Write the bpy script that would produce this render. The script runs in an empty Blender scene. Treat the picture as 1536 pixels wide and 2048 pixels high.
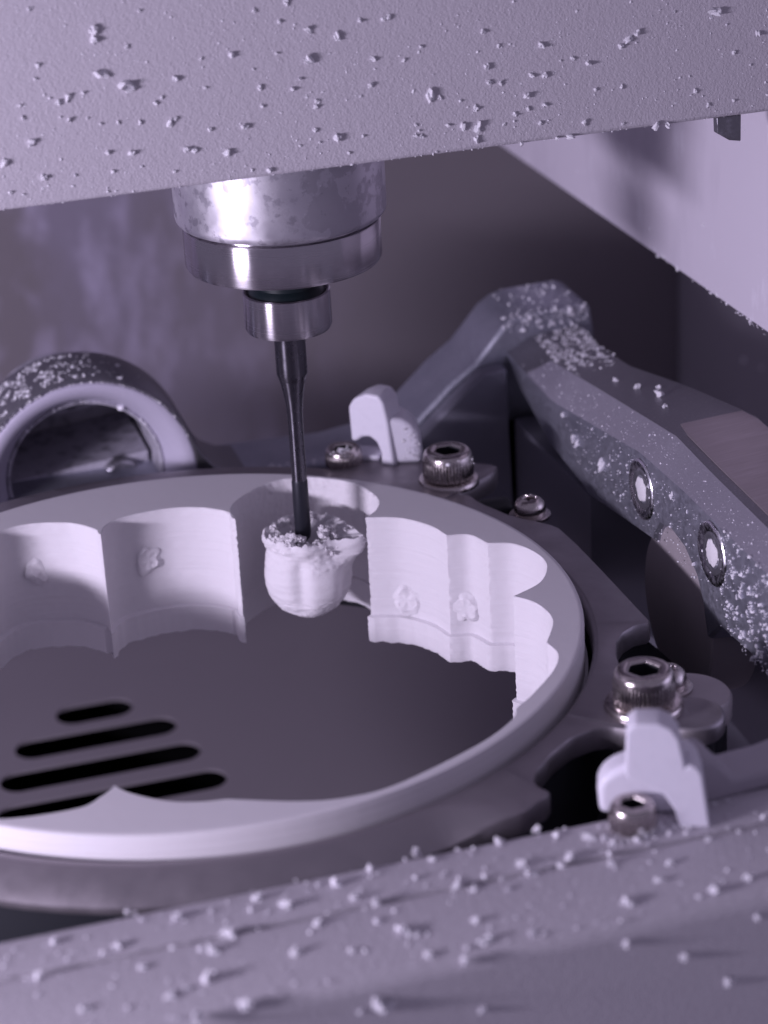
import bpy, bmesh, math, random
from mathutils import Vector, Matrix, noise
from mathutils.geometry import tessellate_polygon

# ---------------------------------------------------------------- scene, camera, light
S = 0.001                                   # everything below is written in millimetres
scene = bpy.context.scene
col = scene.collection
random.seed(7)

cam_data = bpy.data.cameras.new("camera")
cam = bpy.data.objects.new("camera", cam_data)
col.objects.link(cam)
yaw, pitch, roll = 0.2646, 0.4193, -0.0546
fw = Vector((math.sin(yaw)*math.cos(pitch), math.cos(yaw)*math.cos(pitch), -math.sin(pitch)))
rt = fw.cross(Vector((0, 0, 1))).normalized(); up = rt.cross(fw)
r2 = rt*math.cos(roll) + up*math.sin(roll); u2 = -rt*math.sin(roll) + up*math.cos(roll)
M = Matrix((r2, u2, -fw)).transposed().to_4x4()
M.translation = Vector((-46.88, -268.465, 135.386))*S
cam.matrix_world = M
cam_data.sensor_fit = 'VERTICAL'
cam_data.sensor_height = 36.0
cam_data.lens = 4816.2/2048*36
cam_data.clip_start = 0.01
cam_data.clip_end = 10
cam_data.dof.use_dof = True
cam_data.dof.focus_distance = 0.313
cam_data.dof.aperture_fstop = 24
scene.camera = cam

world = bpy.data.worlds.new("World")
scene.world = world
world.use_nodes = True
bg = world.node_tree.nodes["Background"]
bg.inputs[0].default_value = (0.76, 0.67, 1.0, 1)
bg.inputs[1].default_value = 0.26

# the machine's LED work lamp: a row of short vertical strips on the left side of the chamber
LAMP = Vector((-222, -104, 49)); AIM = Vector((22, 26, 14))
ldir = (AIM - LAMP).normalized()
lside = ldir.cross(Vector((0, 0, 1))).normalized()
for k in range(6):
    ld = bpy.data.lights.new("led_strip", 'AREA')
    ld.shape = 'RECTANGLE'; ld.size = 0.006; ld.size_y = 0.030
    ld.energy = 0.139
    ld.color = (0.86, 0.775, 1.0)
    lo = bpy.data.objects.new("led_strip", ld); col.objects.link(lo)
    p = LAMP + lside*(k-2.5)*10.5
    q = ldir.to_track_quat('-Z', 'Z')
    lo.rotation_mode = 'QUATERNION'; lo.rotation_quaternion = q
    lo.location = p*S

vs = scene.view_settings
vs.view_transform = 'Standard'; vs.look = 'None'; vs.exposure = 0; vs.gamma = 1
vs.use_curve_mapping = False
scene.render.engine = 'CYCLES'
scene.cycles.max_bounces = 8

# ---------------------------------------------------------------- materials
def mat(name, color, rough=.5, metal=0., bump=(), mottle=None, sss=0, rvar=None, coat=0, aniso=0, spec=.5):
    """bump: list of (noise scale per mm, strength, distance mm[, stretch vector]); mottle: (scale per mm, amount, other colour, lo, hi[, stretch])"""
    m = bpy.data.materials.new(name); m.use_nodes = True
    nt = m.node_tree; N = nt.nodes; L = nt.links
    b = N["Principled BSDF"]
    b.inputs["Base Color"].default_value = (*color, 1)
    b.inputs["Roughness"].default_value = rough
    b.inputs["Metallic"].default_value = metal
    b.inputs["Specular IOR Level"].default_value = spec
    if coat: b.inputs["Coat Weight"].default_value = coat
    if aniso:                                   # turned metal: fine rings round the axis spread highlights along it
        b.inputs["Anisotropic"].default_value = aniso
        b.inputs["Anisotropic Rotation"].default_value = .25
        tg = N.new("ShaderNodeTangent"); tg.direction_type = 'RADIAL'; tg.axis = 'Z'
        L.new(tg.outputs[0], b.inputs["Tangent"])
    if sss:
        b.inputs["Subsurface Weight"].default_value = sss
        b.inputs["Subsurface Radius"].default_value = (1, .9, .9)
        b.inputs["Subsurface Scale"].default_value = .0006
    tc = N.new("ShaderNodeTexCoord")
    def noise_tex(scale, stretch=(1, 1, 1), detail=3, rough=.55):
        mp = N.new("ShaderNodeMapping"); mp.inputs["Scale"].default_value = [s*1000*scale for s in stretch]
        L.new(tc.outputs["Object"], mp.inputs[0])
        t = N.new("ShaderNodeTexNoise"); t.inputs["Scale"].default_value = 1.0
        t.inputs["Detail"].default_value = detail; t.inputs["Roughness"].default_value = rough
        L.new(mp.outputs[0], t.inputs["Vector"]); return t
    prev = None
    for bb in bump:
        t = noise_tex(bb[0], bb[3] if len(bb) > 3 else (1, 1, 1))
        bn = N.new("ShaderNodeBump"); bn.inputs["Strength"].default_value = bb[1]
        bn.inputs["Distance"].default_value = bb[2]*S
        L.new(t.outputs[0], bn.inputs["Height"])
        if prev: L.new(prev.outputs[0], bn.inputs["Normal"])
        prev = bn
    if prev: L.new(prev.outputs[0], b.inputs["Normal"])
    last = None
    for mo in (mottle or []):
        t = noise_tex(mo[0], mo[5] if len(mo) > 5 else (1, 1, 1), 5, .6)
        rm = N.new("ShaderNodeMapRange"); rm.inputs[1].default_value = mo[3]; rm.inputs[2].default_value = mo[4]
        rm.inputs[4].default_value = mo[1]
        L.new(t.outputs[0], rm.inputs[0])
        mx = N.new("ShaderNodeMix"); mx.data_type = 'RGBA'
        fac = rm.outputs[0]
        if len(mo) > 6:                        # one side only: dust on the wall, painted brightness on the sleeve
            sx = N.new("ShaderNodeSeparateXYZ"); L.new(tc.outputs["Object"], sx.inputs[0])
            mr = N.new("ShaderNodeMapRange"); mr.interpolation_type = 'SMOOTHSTEP'
            mr.inputs[1].default_value = mo[6][0]*S; mr.inputs[2].default_value = mo[6][1]*S
            L.new(sx.outputs[0], mr.inputs[0])
            mm = N.new("ShaderNodeMath"); mm.operation = 'MULTIPLY'
            L.new(fac, mm.inputs[0]); L.new(mr.outputs[0], mm.inputs[1]); fac = mm.outputs[0]
        L.new(fac, mx.inputs[0])
        if last: L.new(last, mx.inputs[6])
        else: mx.inputs[6].default_value = (*color, 1)
        mx.inputs[7].default_value = (*mo[2], 1)
        last = mx.outputs[2]
    if last: L.new(last, b.inputs["Base Color"])
    if rvar:
        t = noise_tex(rvar[0], rvar[3] if len(rvar) > 3 else (1, 1, 1))
        rm = N.new("ShaderNodeMapRange"); rm.inputs[1].default_value = .3; rm.inputs[2].default_value = .7
        rm.inputs[3].default_value = rvar[1]; rm.inputs[4].default_value = rvar[2]
        L.new(t.outputs[0], rm.inputs[0]); L.new(rm.outputs[0], b.inputs["Roughness"])
    return m

M_ZIRC = mat("zirconia", (.70, .675, .71), .65, 0, [(9, .18, .05), (.5, .7, .16, (.06, .06, 3)), (.3, .12, .2, (2, 2, .02))], [(6, .10, (.60, .575, .62), .45, .75)], sss=.25, spec=.25)
M_ROUGHZ = mat("zirconia_rough", (.71, .685, .72), .8, 0, [(5, .5, .12)], [(6, .12, (.58, .555, .61), .4, .7)], sss=.15, spec=.2)
M_POWDER = mat("zirconia_powder", (.80, .78, .84), .9, 0, [(6, .6, .15)], sss=.2, spec=.15)
M_PAINT = mat("grey_powder_coat", (.50, .47, .52), .62, 0, [(3.2, .8, .12), (1.1, .35, .16)], [(.35, .2, (.56, .53, .59), .45, .75), (7, .2, (.62, .60, .66), .58, .72)], spec=.3)
M_COVER = mat("pale_powder_coat", (.60, .56, .64), .6, 0, [(2.0, .25, .1)], [(.055, .55, (.42, .39, .46), .46, .66, (1, 1, .35)), (.16, .7, (.74, .71, .80), .60, .72, (1, 1, .4))], spec=.3)
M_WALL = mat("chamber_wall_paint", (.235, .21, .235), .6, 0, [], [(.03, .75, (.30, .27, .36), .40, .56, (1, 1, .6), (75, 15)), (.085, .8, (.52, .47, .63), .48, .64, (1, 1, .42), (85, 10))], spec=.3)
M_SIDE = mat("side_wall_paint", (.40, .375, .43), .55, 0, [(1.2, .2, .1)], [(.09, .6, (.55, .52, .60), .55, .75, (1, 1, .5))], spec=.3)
M_FLOOR = mat("chamber_floor_paint", (.245, .22, .25), .7, 0, [(1.5, .15, .1)], [(.02, .4, (.28, .255, .285), .4, .65)], spec=.25)
M_ALU = mat("cast_aluminium", (.43, .435, .505), .5, .9, [(4.5, .35, .04)], [(2.6, .45, (.56, .56, .64), .52, .72), (.12, .4, (.25, .26, .33), .45, .7)], rvar=(1.5, .40, .58))
M_ALU_SMOOTH = mat("machined_aluminium", (.46, .40, .42), .42, .8, [(2.0, .2, .05, (.2, 3, 1))], [(.6, .35, (.62, .56, .60), .5, .8, (.15, 2, 1))], rvar=(1.2, .36, .55, (.2, 3, 1)))
M_ALU_DARK = mat("shade_darkened_frame", (.19, .185, .23), .5, .3, [(2.5, .3, .08)], [(.12, .35, (.28, .275, .33), .56, .78)])  # frame aluminium, its shade and dark reflection put into the colour
M_STEEL = mat("brushed_spindle_steel", (.47, .445, .48), .25, 1, rvar=(1.6, .22, .28, (.02, .02, 5)), aniso=1)
M_SLEEVE = mat("worn_aluminium_sleeve_lit_left", (.60, .58, .64), .5, 1, [], [(.20, .45, (.34, .32, .37), .50, .53), (.9, .55, (.30, .29, .34), .63, .66), (2.2, .5, (.95, .94, 1.0), .68, .70), (.45, .75, (.97, .95, 1.0), .40, .47, (1, 1, 1), (3, -8))], rvar=(.2, .34, .62), aniso=.4)  # last layer paints the lamp-side brightness into the colour
M_PLATE = mat("bead_blasted_steel", (.30, .275, .30), .45, .8, [(6, .25, .04)], [(.25, .3, (.32, .29, .31), .5, .75)], rvar=(.3, .36, .54))
M_SCREW = mat("nickel_screw", (.50, .455, .45), .2, 1, [], [(.9, .4, (.34, .31, .31), .52, .68)], rvar=(1.2, .16, .3))
M_CARBIDE = mat("carbide", (.13, .125, .145), .28, 1, rvar=(.8, .24, .34), aniso=.9)
M_COATED = mat("black_coated_carbide", (.025, .026, .036), .36, .4, [(5, .3, .04)])
M_BLACK = mat("black_rubber_and_socket_shade", (.012, .013, .018), .5, 0, spec=.4)
M_TEAL = mat("dark_teal_seal", (.004, .010, .013), .4, 0)
M_PLASTIC = mat("white_plastic", (.70, .68, .76), .42, 0, [(1.5, .1, .06)], [(.8, .25, (.58, .56, .64), .5, .7)], sss=.25)
M_PLASTIC_GREY = mat("pale_plastic_sleeve", (.50, .47, .58), .48, 0, [(2, .1, .05)], [(1.5, .3, (.60, .57, .68), .55, .75)])
M_CAP = mat("brown_grey_cap", (.38, .34, .365), .5, .2, [(2, .1, .05)], [(.12, .3, (.30, .265, .29), .45, .6)])
M_GREYBLOCK = mat("shade_greyed_plastic", (.36, .335, .385), .5, 0, [(2, .1, .05)])  # white plastic with its shade put into the grey
M_BORE = mat("dusty_bore", (.48, .46, .53), .45, .2, [(.6, .6, .4)], [(.4, .6, (.10, .10, .12), .5, .62), (3, .8, (.6, .58, .66), .66, .7)])
M_VOID = mat("unlit_duct", (.004, .004, .005), .9, 0, spec=.1)
M_MECH = mat("greasy_dark_metal", (.17, .165, .19), .3, .6, [(.8, .6, .3)], [(.5, .6, (.36, .35, .40), .52, .72)])

# ---------------------------------------------------------------- mesh helpers (millimetres in, metres out)
def mesh_obj(name, verts, faces, material, parent=None, smooth=35, loc=None):
    me = bpy.data.meshes.new(name)
    o0 = Vector(loc) if loc else Vector((0, 0, 0))
    me.from_pydata([tuple((Vector(v)-o0)*S) for v in verts], [], faces)
    bm = bmesh.new(); bm.from_mesh(me); bmesh.ops.recalc_face_normals(bm, faces=bm.faces); bm.to_mesh(me); bm.free()
    if smooth is not None:
        me.shade_smooth(); me.set_sharp_from_angle(angle=math.radians(smooth))
    me.materials.append(material)
    o = bpy.data.objects.new(name, me); col.objects.link(o)
    o.location = o0*S
    if parent:
        o.parent = parent
        w = parent.location + (parent.parent.location if parent.parent else Vector((0, 0, 0)))
        o.location = o0*S - w
    return o

def thing(name, label, cat, loc=(0, 0, 0), group=None):
    o = bpy.data.objects.new(name, None); col.objects.link(o)
    o.empty_display_size = .002
    o.location = Vector(loc)*S
    return tag(o, label, cat, group)
def tag(o, label, cat, group=None):
    o["label"] = label; o["category"] = cat
    if group: o["group"] = group
    return o
def structure(o): o["kind"] = "structure"; return o
def stuff(o): o["kind"] = "stuff"; return o

def stack(rings, n=64, cap0=True, cap1=True, c=(0, 0), phase=0., axis='z', off=0.):
    """rings of (height, radius or f(theta)) swept round an axis; returns verts, faces"""
    V, F = [], []
    for h, r in rings:
        for i in range(n):
            t = 2*math.pi*i/n + phase
            rr = r(t) if callable(r) else r
            a, b = rr*math.cos(t), rr*math.sin(t)
            if axis == 'z': V.append((c[0]+a, c[1]+b, h))
            elif axis == 'y': V.append((c[0]+a, h, c[1]+b))
            else: V.append((h, c[0]+a, c[1]+b))
    for k in range(len(rings)-1):
        for i in range(n):
            j = (i+1) % n
            F.append((k*n+i, k*n+j, (k+1)*n+j, (k+1)*n+i))
    if cap0: F.append(tuple(range(n)))
    if cap1: F.append(tuple((len(rings)-1)*n+i for i in range(n)))
    return V, F

def box(x0, x1, y0, y1, z0, z1):
    V = [(x, y, z) for z in (z0, z1) for y in (y0, y1) for x in (x0, x1)]
    F = [(0, 1, 3, 2), (4, 5, 7, 6), (0, 1, 5, 4), (2, 3, 7, 6), (0, 2, 6, 4), (1, 3, 7, 5)]
    return V, F
def merge(*parts):
    V, F = [], []
    for v, f in parts:
        k = len(V); V += list(v); F += [tuple(i+k for i in q) for q in f]
    return V, F
def bevel(o, w, seg=3, ang=30):
    m = o.modifiers.new("bevel", 'BEVEL'); m.width = w*S; m.segments = seg
    m.limit_method = 'ANGLE'; m.angle_limit = math.radians(ang)
    m.harden_normals = False
    return o
def prism(poly, frame, d0, d1):
    """poly in (a, b); frame(a, b, d) -> xyz"""
    n = len(poly)
    V = [frame(a, b, d0) for a, b in poly] + [frame(a, b, d1) for a, b in poly]
    F = [tuple(range(n)), tuple(range(n, 2*n))] + [(i, (i+1) % n, n+(i+1) % n, n+i) for i in range(n)]
    return V, F
def nz(x, y, z=0.): return noise.noise(Vector((x, y, z)))
def crom(P, step):
    out = []
    n = len(P)
    for i in range(n-1):
        p0 = Vector(P[i-1]) if i else 2*Vector(P[0])-Vector(P[1])
        p1, p2 = Vector(P[i]), Vector(P[i+1])
        p3 = Vector(P[i+2]) if i+2 < n else 2*Vector(P[-1])-Vector(P[-2])
        m = max(2, int((p2-p1).length/step))
        for k in range(m):
            t = k/m
            out.append(.5*((2*p1)+(-p0+p2)*t+(2*p0-5*p1+4*p2-p3)*t*t+(-p0+3*p1-3*p2+p3)*t**3))
    return out
def crumb_mesh(seed, sub=2, elong=1.0):
    bm = bmesh.new(); bmesh.ops.create_icosphere(bm, subdivisions=sub, radius=1)
    for v in bm.verts:
        d = v.co.normalized()
        k = 1 + .8*nz(d.x*1.2+seed*7.1, d.y*1.2, d.z*1.2) + .7*nz(d.x*2.8, d.y*2.8+seed*3.3, d.z*2.8)
        v.co = d*k; v.co.x *= elong
    me = bpy.data.meshes.new("crumb"); bm.to_mesh(me); bm.free()
    me.shade_smooth(); me.set_sharp_from_angle(angle=math.radians(32))
    me.materials.append(M_POWDER)
    return me
CRUMBS = [crumb_mesh(s, 2, 1+.5*(s % 3 == 0)) for s in range(9)]
def crumb(p, r, label, group, squash=(1, 1, 1)):
    o = bpy.data.objects.new("powder_crumb", random.choice(CRUMBS)); col.objects.link(o)
    o.location = Vector(p)*S; o.scale = [r*S*s for s in squash]
    o.rotation_euler = [random.uniform(0, 6.28) for _ in range(3)] if squash == (1, 1, 1) else (0, 0, 0)
    return tag(o, label, "powder crumb", group)
ICO = None
def speckle(name, pts, label, parent=None):
    """one object of countless tiny grains: pts = [(xyz, radius)]"""
    bm = bmesh.new(); bmesh.ops.create_icosphere(bm, subdivisions=1, radius=1)
    base = [v.co.copy() for v in bm.verts]; tri = [tuple(v.index for v in f.verts) for f in bm.faces]; bm.free()
    V, F = [], []
    for p, r in pts:
        k = len(V); p = Vector(p)
        s = [random.uniform(.5, 1.4) for _ in range(3)]
        r *= random.choice((.45, .5, .6, .7, .8, 1.0, 1.5))
        for b in base:
            j = random.uniform(.5, 1.5)*r
            V.append(p + Vector((b.x*s[0], b.y*s[1], b.z*s[2]))*j)
        F += [tuple(i+k for i in t) for t in tri]
    o = mesh_obj(name, V, F, M_POWDER, parent, smooth=30)
    stuff(o); tag(o, label, "powder")
    return o

# ================================================================ the setting
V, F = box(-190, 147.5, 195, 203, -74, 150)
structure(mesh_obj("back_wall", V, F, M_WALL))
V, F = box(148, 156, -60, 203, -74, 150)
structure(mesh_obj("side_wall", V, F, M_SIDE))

# floor sheet with rounded vent slots cut through it, a duct below
FZ = -75.0
SLOTS = [(-5.2, 9.0, 121.9), (-14.2, 15.2, 112.0), (-18.4, 17.3, 101.3), (-20.5, 19.5, 90.2), (-20.5, 19.5, 79.0), (-18.4, 17.3, 68)]
SW = 3.5
def floor_mesh():
    bm = bmesh.new()
    X0, X1, Y0, Y1 = -190, 147.5, -60, 194.8
    ys = [Y0]
    V, F = [], []
    def quad(a, b, c, d): 
        k = len(V); V.extend([a, b, c, d]); F.append((k, k+1, k+2, k+3))
    rows = sorted(SLOTS, key=lambda s: s[2])
    y = Y0
    for xa, xb, yc in rows:
        quad((X0, y, FZ), (X1, y, FZ), (X1, yc-SW, FZ), (X0, yc-SW, FZ))
        la, ra = [], []
        for k in range(13):
            t = -math.pi/2 + math.pi*k/12
            la.append((xa+SW-SW*math.cos(t), yc+SW*math.sin(t)))
            ra.append((xb-SW+SW*math.cos(t), yc+SW*math.sin(t)))
        for k in range(12):
            quad((X0, la[k][1], FZ), (*la[k], FZ), (*la[k+1], FZ), (X0, la[k+1][1], FZ))
            quad((*ra[k], FZ), (X1, ra[k][1], FZ), (X1, ra[k+1][1], FZ), (*ra[k+1], FZ))
            for L in (la, ra): quad((*L[k], FZ), (*L[k+1], FZ), (*L[k+1], FZ-.5), (*L[k], FZ-.5))
        quad((*la[0], FZ), (*ra[0], FZ), (*ra[0], FZ-.5), (*la[0], FZ-.5))
        quad((*la[-1], FZ), (*ra[-1], FZ), (*ra[-1], FZ-.5), (*la[-1], FZ-.5))
        y = yc+SW
    quad((X0, y, FZ), (X1, y, FZ), (X1, Y1, FZ), (X0, Y1, FZ))
    return V, F
V, F = floor_mesh()
fl = structure(mesh_obj("chamber_floor", V, F, M_FLOOR, smooth=None))
bmw = bmesh.new(); bmw.from_mesh(fl.data); bmesh.ops.remove_doubles(bmw, verts=bmw.verts, dist=1e-6); bmw.to_mesh(fl.data); bmw.free()
V, F = box(-40, 40, 50, 135, -110, -75.6); F = [f for i, f in enumerate(F) if i != 1]
mesh_obj("vent_duct", V, F, M_VOID, fl, smooth=None)

# ================================================================ spindle cover across the top
cov = thing("spindle_cover", "wide grey powder-coated cover plate dotted with white crumbs above the spindle", "machine cover", (30, 14, 53))
V, F = box(-150, 175, 12, 14.5, 53.2, 150)
bevel(mesh_obj("front_plate", V, F, M_PAINT, cov), .5, 3)
V, F = box(-20, 78, 15, 62, 62, 150)
mesh_obj("housing", V, F, M_PAINT, cov)
V, F = prism([(76.6, 53.15), (80.0, 53.15), (80.0, 49.6), (78.4, 49.9), (76.7, 51.0)], lambda a, b, d: (a, d, b), 12.6, 13.9)
bevel(mesh_obj("tab", V, F, M_MECH, cov), .12, 2)

# pale side cover, facing the lamp
V, F = prism([(15.6, 21.0), (160, 18.5), (160, 150), (15.6, 150)], lambda a, b, d: (d, a, b), 86, 89)
o = bevel(mesh_obj("side_cover", V, F, M_COVER), .3, 2)
tag(o, "pale lavender sheet metal side cover with slanting lower edge, right of the spindle", "cover panel")

# ================================================================ spindle and burr
SX, SY = 22.15, 30.0
sp = thing("spindle", "bright turned steel spindle nose with worn sleeve hanging under the grey cover", "spindle", (SX, SY, 31))
V, F = stack([(64, 14), (43.6, 14), (43.1, 13.88), (42.75, 13.6), (42.6, 13.2), (42.55, 12.2)], 128, c=(SX, SY))
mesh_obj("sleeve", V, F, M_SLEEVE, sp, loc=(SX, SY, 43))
V, F = stack([(42.55, 12.4), (42.2, 12.45), (42.1, 13.0), (41.9, 13.12), (36.9, 13.12), (36.5, 12.9), (36.35, 12.5), (36.35, 6.2), (36.2, 5.6)], 128, c=(SX, SY))
mesh_obj("collar", V, F, M_STEEL, sp, loc=(SX, SY, 39))
V, F = stack([(36.3, 4.2), (33.0, 4.2), (32.0, 5.3), (31.8, 5.35)], 64, c=(SX, SY))
mesh_obj("seal", V, F, M_TEAL, sp)
V, F = stack([(31.7, 4.6), (31.9, 5.4), (32.25, 5.5), (32.3, 5.7), (32.15, 5.88), (27.4, 5.9), (26.9, 5.65), (26.75, 5.2), (26.7, 2.3)], 96, c=(SX, SY))
mesh_obj("collet_nut", V, F, M_STEEL, sp, loc=(SX, SY, 29))
bu = thing("milling_burr", "slim dark milling burr clamped in the spindle, its tip inside the white crown", "milling tool", (SX, SY, -2))
V, F = stack([(30, 2.12), (20.4, 2.12), (19.5, 1.86), (19.45, 1.80), (17.6, 1.42), (16.0, 1.2), (14.6, 1.08), (13.2, 1.04), (12, 1.03), (4.6, 1.05)], 48, c=(SX, SY))
mesh_obj("shank", V, F, M_CARBIDE, bu, loc=(SX, SY, 10))
V, F = stack([(4.6, 1.051), (4.3, 1.12), (-3.4, 1.16), (-4.2, 1.0), (-4.6, .6), (-4.75, .1)], 48, c=(SX, SY))
mesh_obj("cutter", V, F, M_COATED, bu)

# ================================================================ zirconia disc
ARCS = [
 [(-33, 28), (-31.5, 33.5), (-26.5, 36.8), (-22.5, 34.5)],
 [(-22.5, 34.5), (-18.6, 39.0), (-14.3, 40.0), (-9.0, 38.1), (-6.2, 34.8), (-5.7, 32.6)],
 [(-5.7, 32.6), (-4.6, 35.2), (-1.8, 37.1), (4.4, 37.7), (9.1, 36.2), (12.3, 33.2), (12.75, 30.2)],
 [(12.75, 30.2), (12.35, 31.4), (12.9, 33.9), (14.9, 37.0), (20.2, 40.9), (25.5, 40.8), (31.0, 36.5), (32.7, 32.0), (32.9, 28.6), (31.7, 25.9), (29.7, 23.9)],
 [(29.7, 23.9), (34.0, 21.9), (37.0, 18.0), (38.2, 14.0)],
 [(38.2, 14.0), (41.1, 13.0), (42.5, 9.5)],
 [(42.5, 9.5), (45.6, 8.0), (47.4, 4.1), (47.4, 0.0), (44.9, -4.3), (40.4, -6.9)],
 [(40.4, -6.9), (42.4, -10.0), (42.7, -15.0), (39.9, -20.6)],
 [(39.9, -20.6), (40.1, -24.0), (38.2, -27.6), (34.0, -32.2), (31.0, -34.8)],
 [(31.0, -34.8), (29.5, -37.3), (24.0, -41.3), (13.3, -46.2), (7.4, -47.0), (2.1, -45.9), (-5.2, -42.6)],
 [(-5.2, -42.6), (-8.6, -41.9), (-11.8, -40.4), (-15.0, -37.4), (-16.4, -35.1)],
 [(-16.4, -35.1), (-18.3, -36.9), (-21.4, -38.5), (-29.6, -37.6), (-34, -33.5), (-36.5, -28)],
 [(-36.5, -28), (-40.5, -24), (-42.5, -16), (-39, -9)],
 [(-39, -9), (-44.0, -3), (-43.5, 6), (-38, 13)],
 [(-38, 13), (-40.5, 19), (-38.5, 25), (-33, 28)],
]
ring = []; cusp = []
for A in ARCS:
    a = crom(A, .3)
    for k, p in enumerate(a): ring.append(p); cusp.append(min(k, len(a)-1-k))
zd = thing("zirconia_disc", "round white milling blank with scalloped pockets cut round its wide opening", "milling disc", (0, 0, -10))
TH, R0 = 19.0, 49.25
# inner wall rows
zs = [0, -.12] + [-.12-(14.9-.12)*k/44 for k in range(1, 45)] + [-15.05, -15.1] + [-15.1-(TH-15.1)*k/10 for k in range(1, 11)]
n = len(ring)
V, F = [], []
nrm = []
for i in range(n):
    t = (ring[(i+1) % n]-ring[i-1]); t.normalize()
    nv = Vector((-t.y, t.x)); 
    if nv.dot(ring[i]) > 0: nv = -nv
    nrm.append(nv)
for z in zs:
    for i, p in enumerate(ring):
        d = (p - Vector((SX, SY))).length
        crater = 16.5 <= 0 or (d < 12.6 and p.x > 12.3 and p.y > 24.0)
        off = .05*nz(p.x*.9, p.y*.9, z*2.2)
        if crater:
            k = max(0, min(1, (z+9)/5))
            off += k*(.20*nz(p.x*3.2, p.y*3.2, z*3.2) + .14*nz(p.x*8, p.y*8, z*8))
        else:
            off += .035*nz(0, p.y*.15, z*3.5)
        if cusp[i] < 3 and z < -.05:
            off += (.16 - .05*cusp[i])*nz(p.x*2, p.y*2+3, z*2.6)
        if z < -15.06 and not crater: off += .55 + .10*nz(p.x*.8, p.y*.8, 5)
        elif z < -14.9: off += .28
        if z > -.05: off = -.10
        q = p + nrm[i]*off
        V.append((q.x, q.y, z + (max(0, -z-17.5)/1.5)*(.22*nz(q.x*.7, q.y*.7, 1)+.13*nz(q.x*2.6, q.y*2.6, 6))))
m = len(zs)
for k in range(m-1):
    for i in range(n):
        j = (i+1) % n
        F.append((k*n+i, k*n+j, (k+1)*n+j, (k+1)*n+i))
wall = mesh_obj("pocket_wall", V, F, M_ZIRC, zd, smooth=40)
NO = 360
prof = [(R0-.7, 0), (R0-.36, 0), (R0-.1, -.1), (R0, -.35), (R0, -6), (R0+.4, -6), (R0+.4, -TH+1), (R0-.3, -TH), (R0-.8, -TH)]
V, F = stack([(z, r) for r, z in prof], NO, False, False)
for z, row, dd in ((0, 0, -.10), (-TH, len(prof)-1, 0)):
    inner = [Vector((*(p + nrm[i]*dd), z)) for i, p in enumerate(ring)]
    outerl = [Vector(V[row*NO+i]) for i in range(NO)]
    k = len(V); V += [tuple(v) for v in inner]
    idx = [row*NO+i for i in range(NO)] + [k+i for i in range(n)]
    for tri in tessellate_polygon([outerl, inner[::-1]]):
        F.append(tuple((idx[q] if q < NO else k+n-1-(q-NO)) for q in tri))
mesh_obj("blank_body", V, F, M_ZIRC, zd, smooth=40)
# ragged stubs of cut-off sprues on the pocket walls
def stub(p, nv, r, seed):
    nv = Vector(nv).normalized(); a = Vector((0, 0, 1)).cross(nv).normalized(); b = nv.cross(a)
    N, rings = 40, [(1.5, -.15), (1.35, .12), (1.12, .35), (1.0, .62), (.86, .50), (.55, .42), (.2, .45)]
    V, F = [], []
    for rr, h in rings:
        for i in range(N):
            t = 2*math.pi*i/N
            rag = 1 + .34*nz(math.cos(t)*1.3+seed, math.sin(t)*1.3, rr*.6) + .10*nz(math.cos(t)*5+rr*3, math.sin(t)*7+seed, rr*4)
            hh = h*(.65+.5*nz(math.cos(t)*1.2, math.sin(t)*1.2, seed)) + (.3*nz(math.cos(t)*2.0*rr+seed*2, math.sin(t)*2.0*rr, rr*1.5) if h > 0 else 0)
            V.append(Vector(p) + (a*math.cos(t)+b*math.sin(t))*rr*r*rag + nv*hh*.9)
    for k in range(len(rings)-1):
        for i in range(N):
            j = (i+1) % N
            F.append((k*N+i, k*N+j, (k+1)*N+j, (k+1)*N+i))
    F.append(tuple((len(rings)-1)*N+i for i in range(N)))
    mesh_obj("sprue_stub", V, F, M_ROUGHZ, zd, smooth=45)
stub((-13.4, 40.0, -7.3), (.12, -1, .1), 1.55, 1)
stub((1.2, 37.55, -7.2), (.05, -1, .1), 1.5, 5)
stub((34.3, 21.4, -12.3), (-.62, -.78, .1), 1.55, 9)
stub((40.2, 13.2, -10.9), (-.55, -.83, .1), 1.5, 14)

# ================================================================ half-milled crown
CX, CY = 22.4, 29.6
def crown_r(t, z):
    prof = [(0.6, 5.5), (-.3, 5.9), (-1.0, 5.85), (-1.7, 5.45), (-2.6, 5.45), (-4, 5.75), (-6.5, 6.0), (-8.8, 5.75), (-10.4, 5.15), (-11.8, 4.2), (-12.8, 2.9), (-13.4, 1.5), (-13.6, .4)]
    r = prof[-1][1]
    for (z0, r0), (z1, r1) in zip(prof, prof[1:]):
        if z0 >= z >= z1: r = r0 + (r1-r0)*(z0-z)/(z0-z1); break
    if z > .6: r = 6.3
    x, y = math.cos(t), math.sin(t)
    env = max(0, min(1, (-z-1.5)/2))*max(0, min(1, (z+12)/4))
    r *= 1 + .035*math.cos(4*t+.6)
    def da(a): return (t-a+math.pi) % (2*math.pi)-math.pi
    r -= env*.95*math.exp(-(da(-2.0)/.22)**2)             # groove on the facing side
    r += env*.5*math.exp(-(da(-1.15)/.3)**2) - env*.5*math.exp(-(da(-.72)/.2)**2)
    c = max(0, min(1, (z+7.2)/5.0))**1.5*max(0, min(1, (1.2-z)/.6))
    r += c*3.2*math.exp(-(da(-.66)/.30)**2)                # tapering bridge to the blank
    r += .10*nz(x*2.2, y*2.2, z*1.3)
    if z < -9.3: r += .04*math.sin(z*11) + .13*nz(x*7, y*7, z*5)
    if -4.6 < z < -1.2: r += .20*nz(x*8, y*8, z*3.4)*(1 if -1.75 < t-2*math.pi*(t > math.pi) < -.7 else .35)
    if z >= -1.7: r += .38*nz(x*5, y*5, z*3+4)
    return r
rings = []
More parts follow.
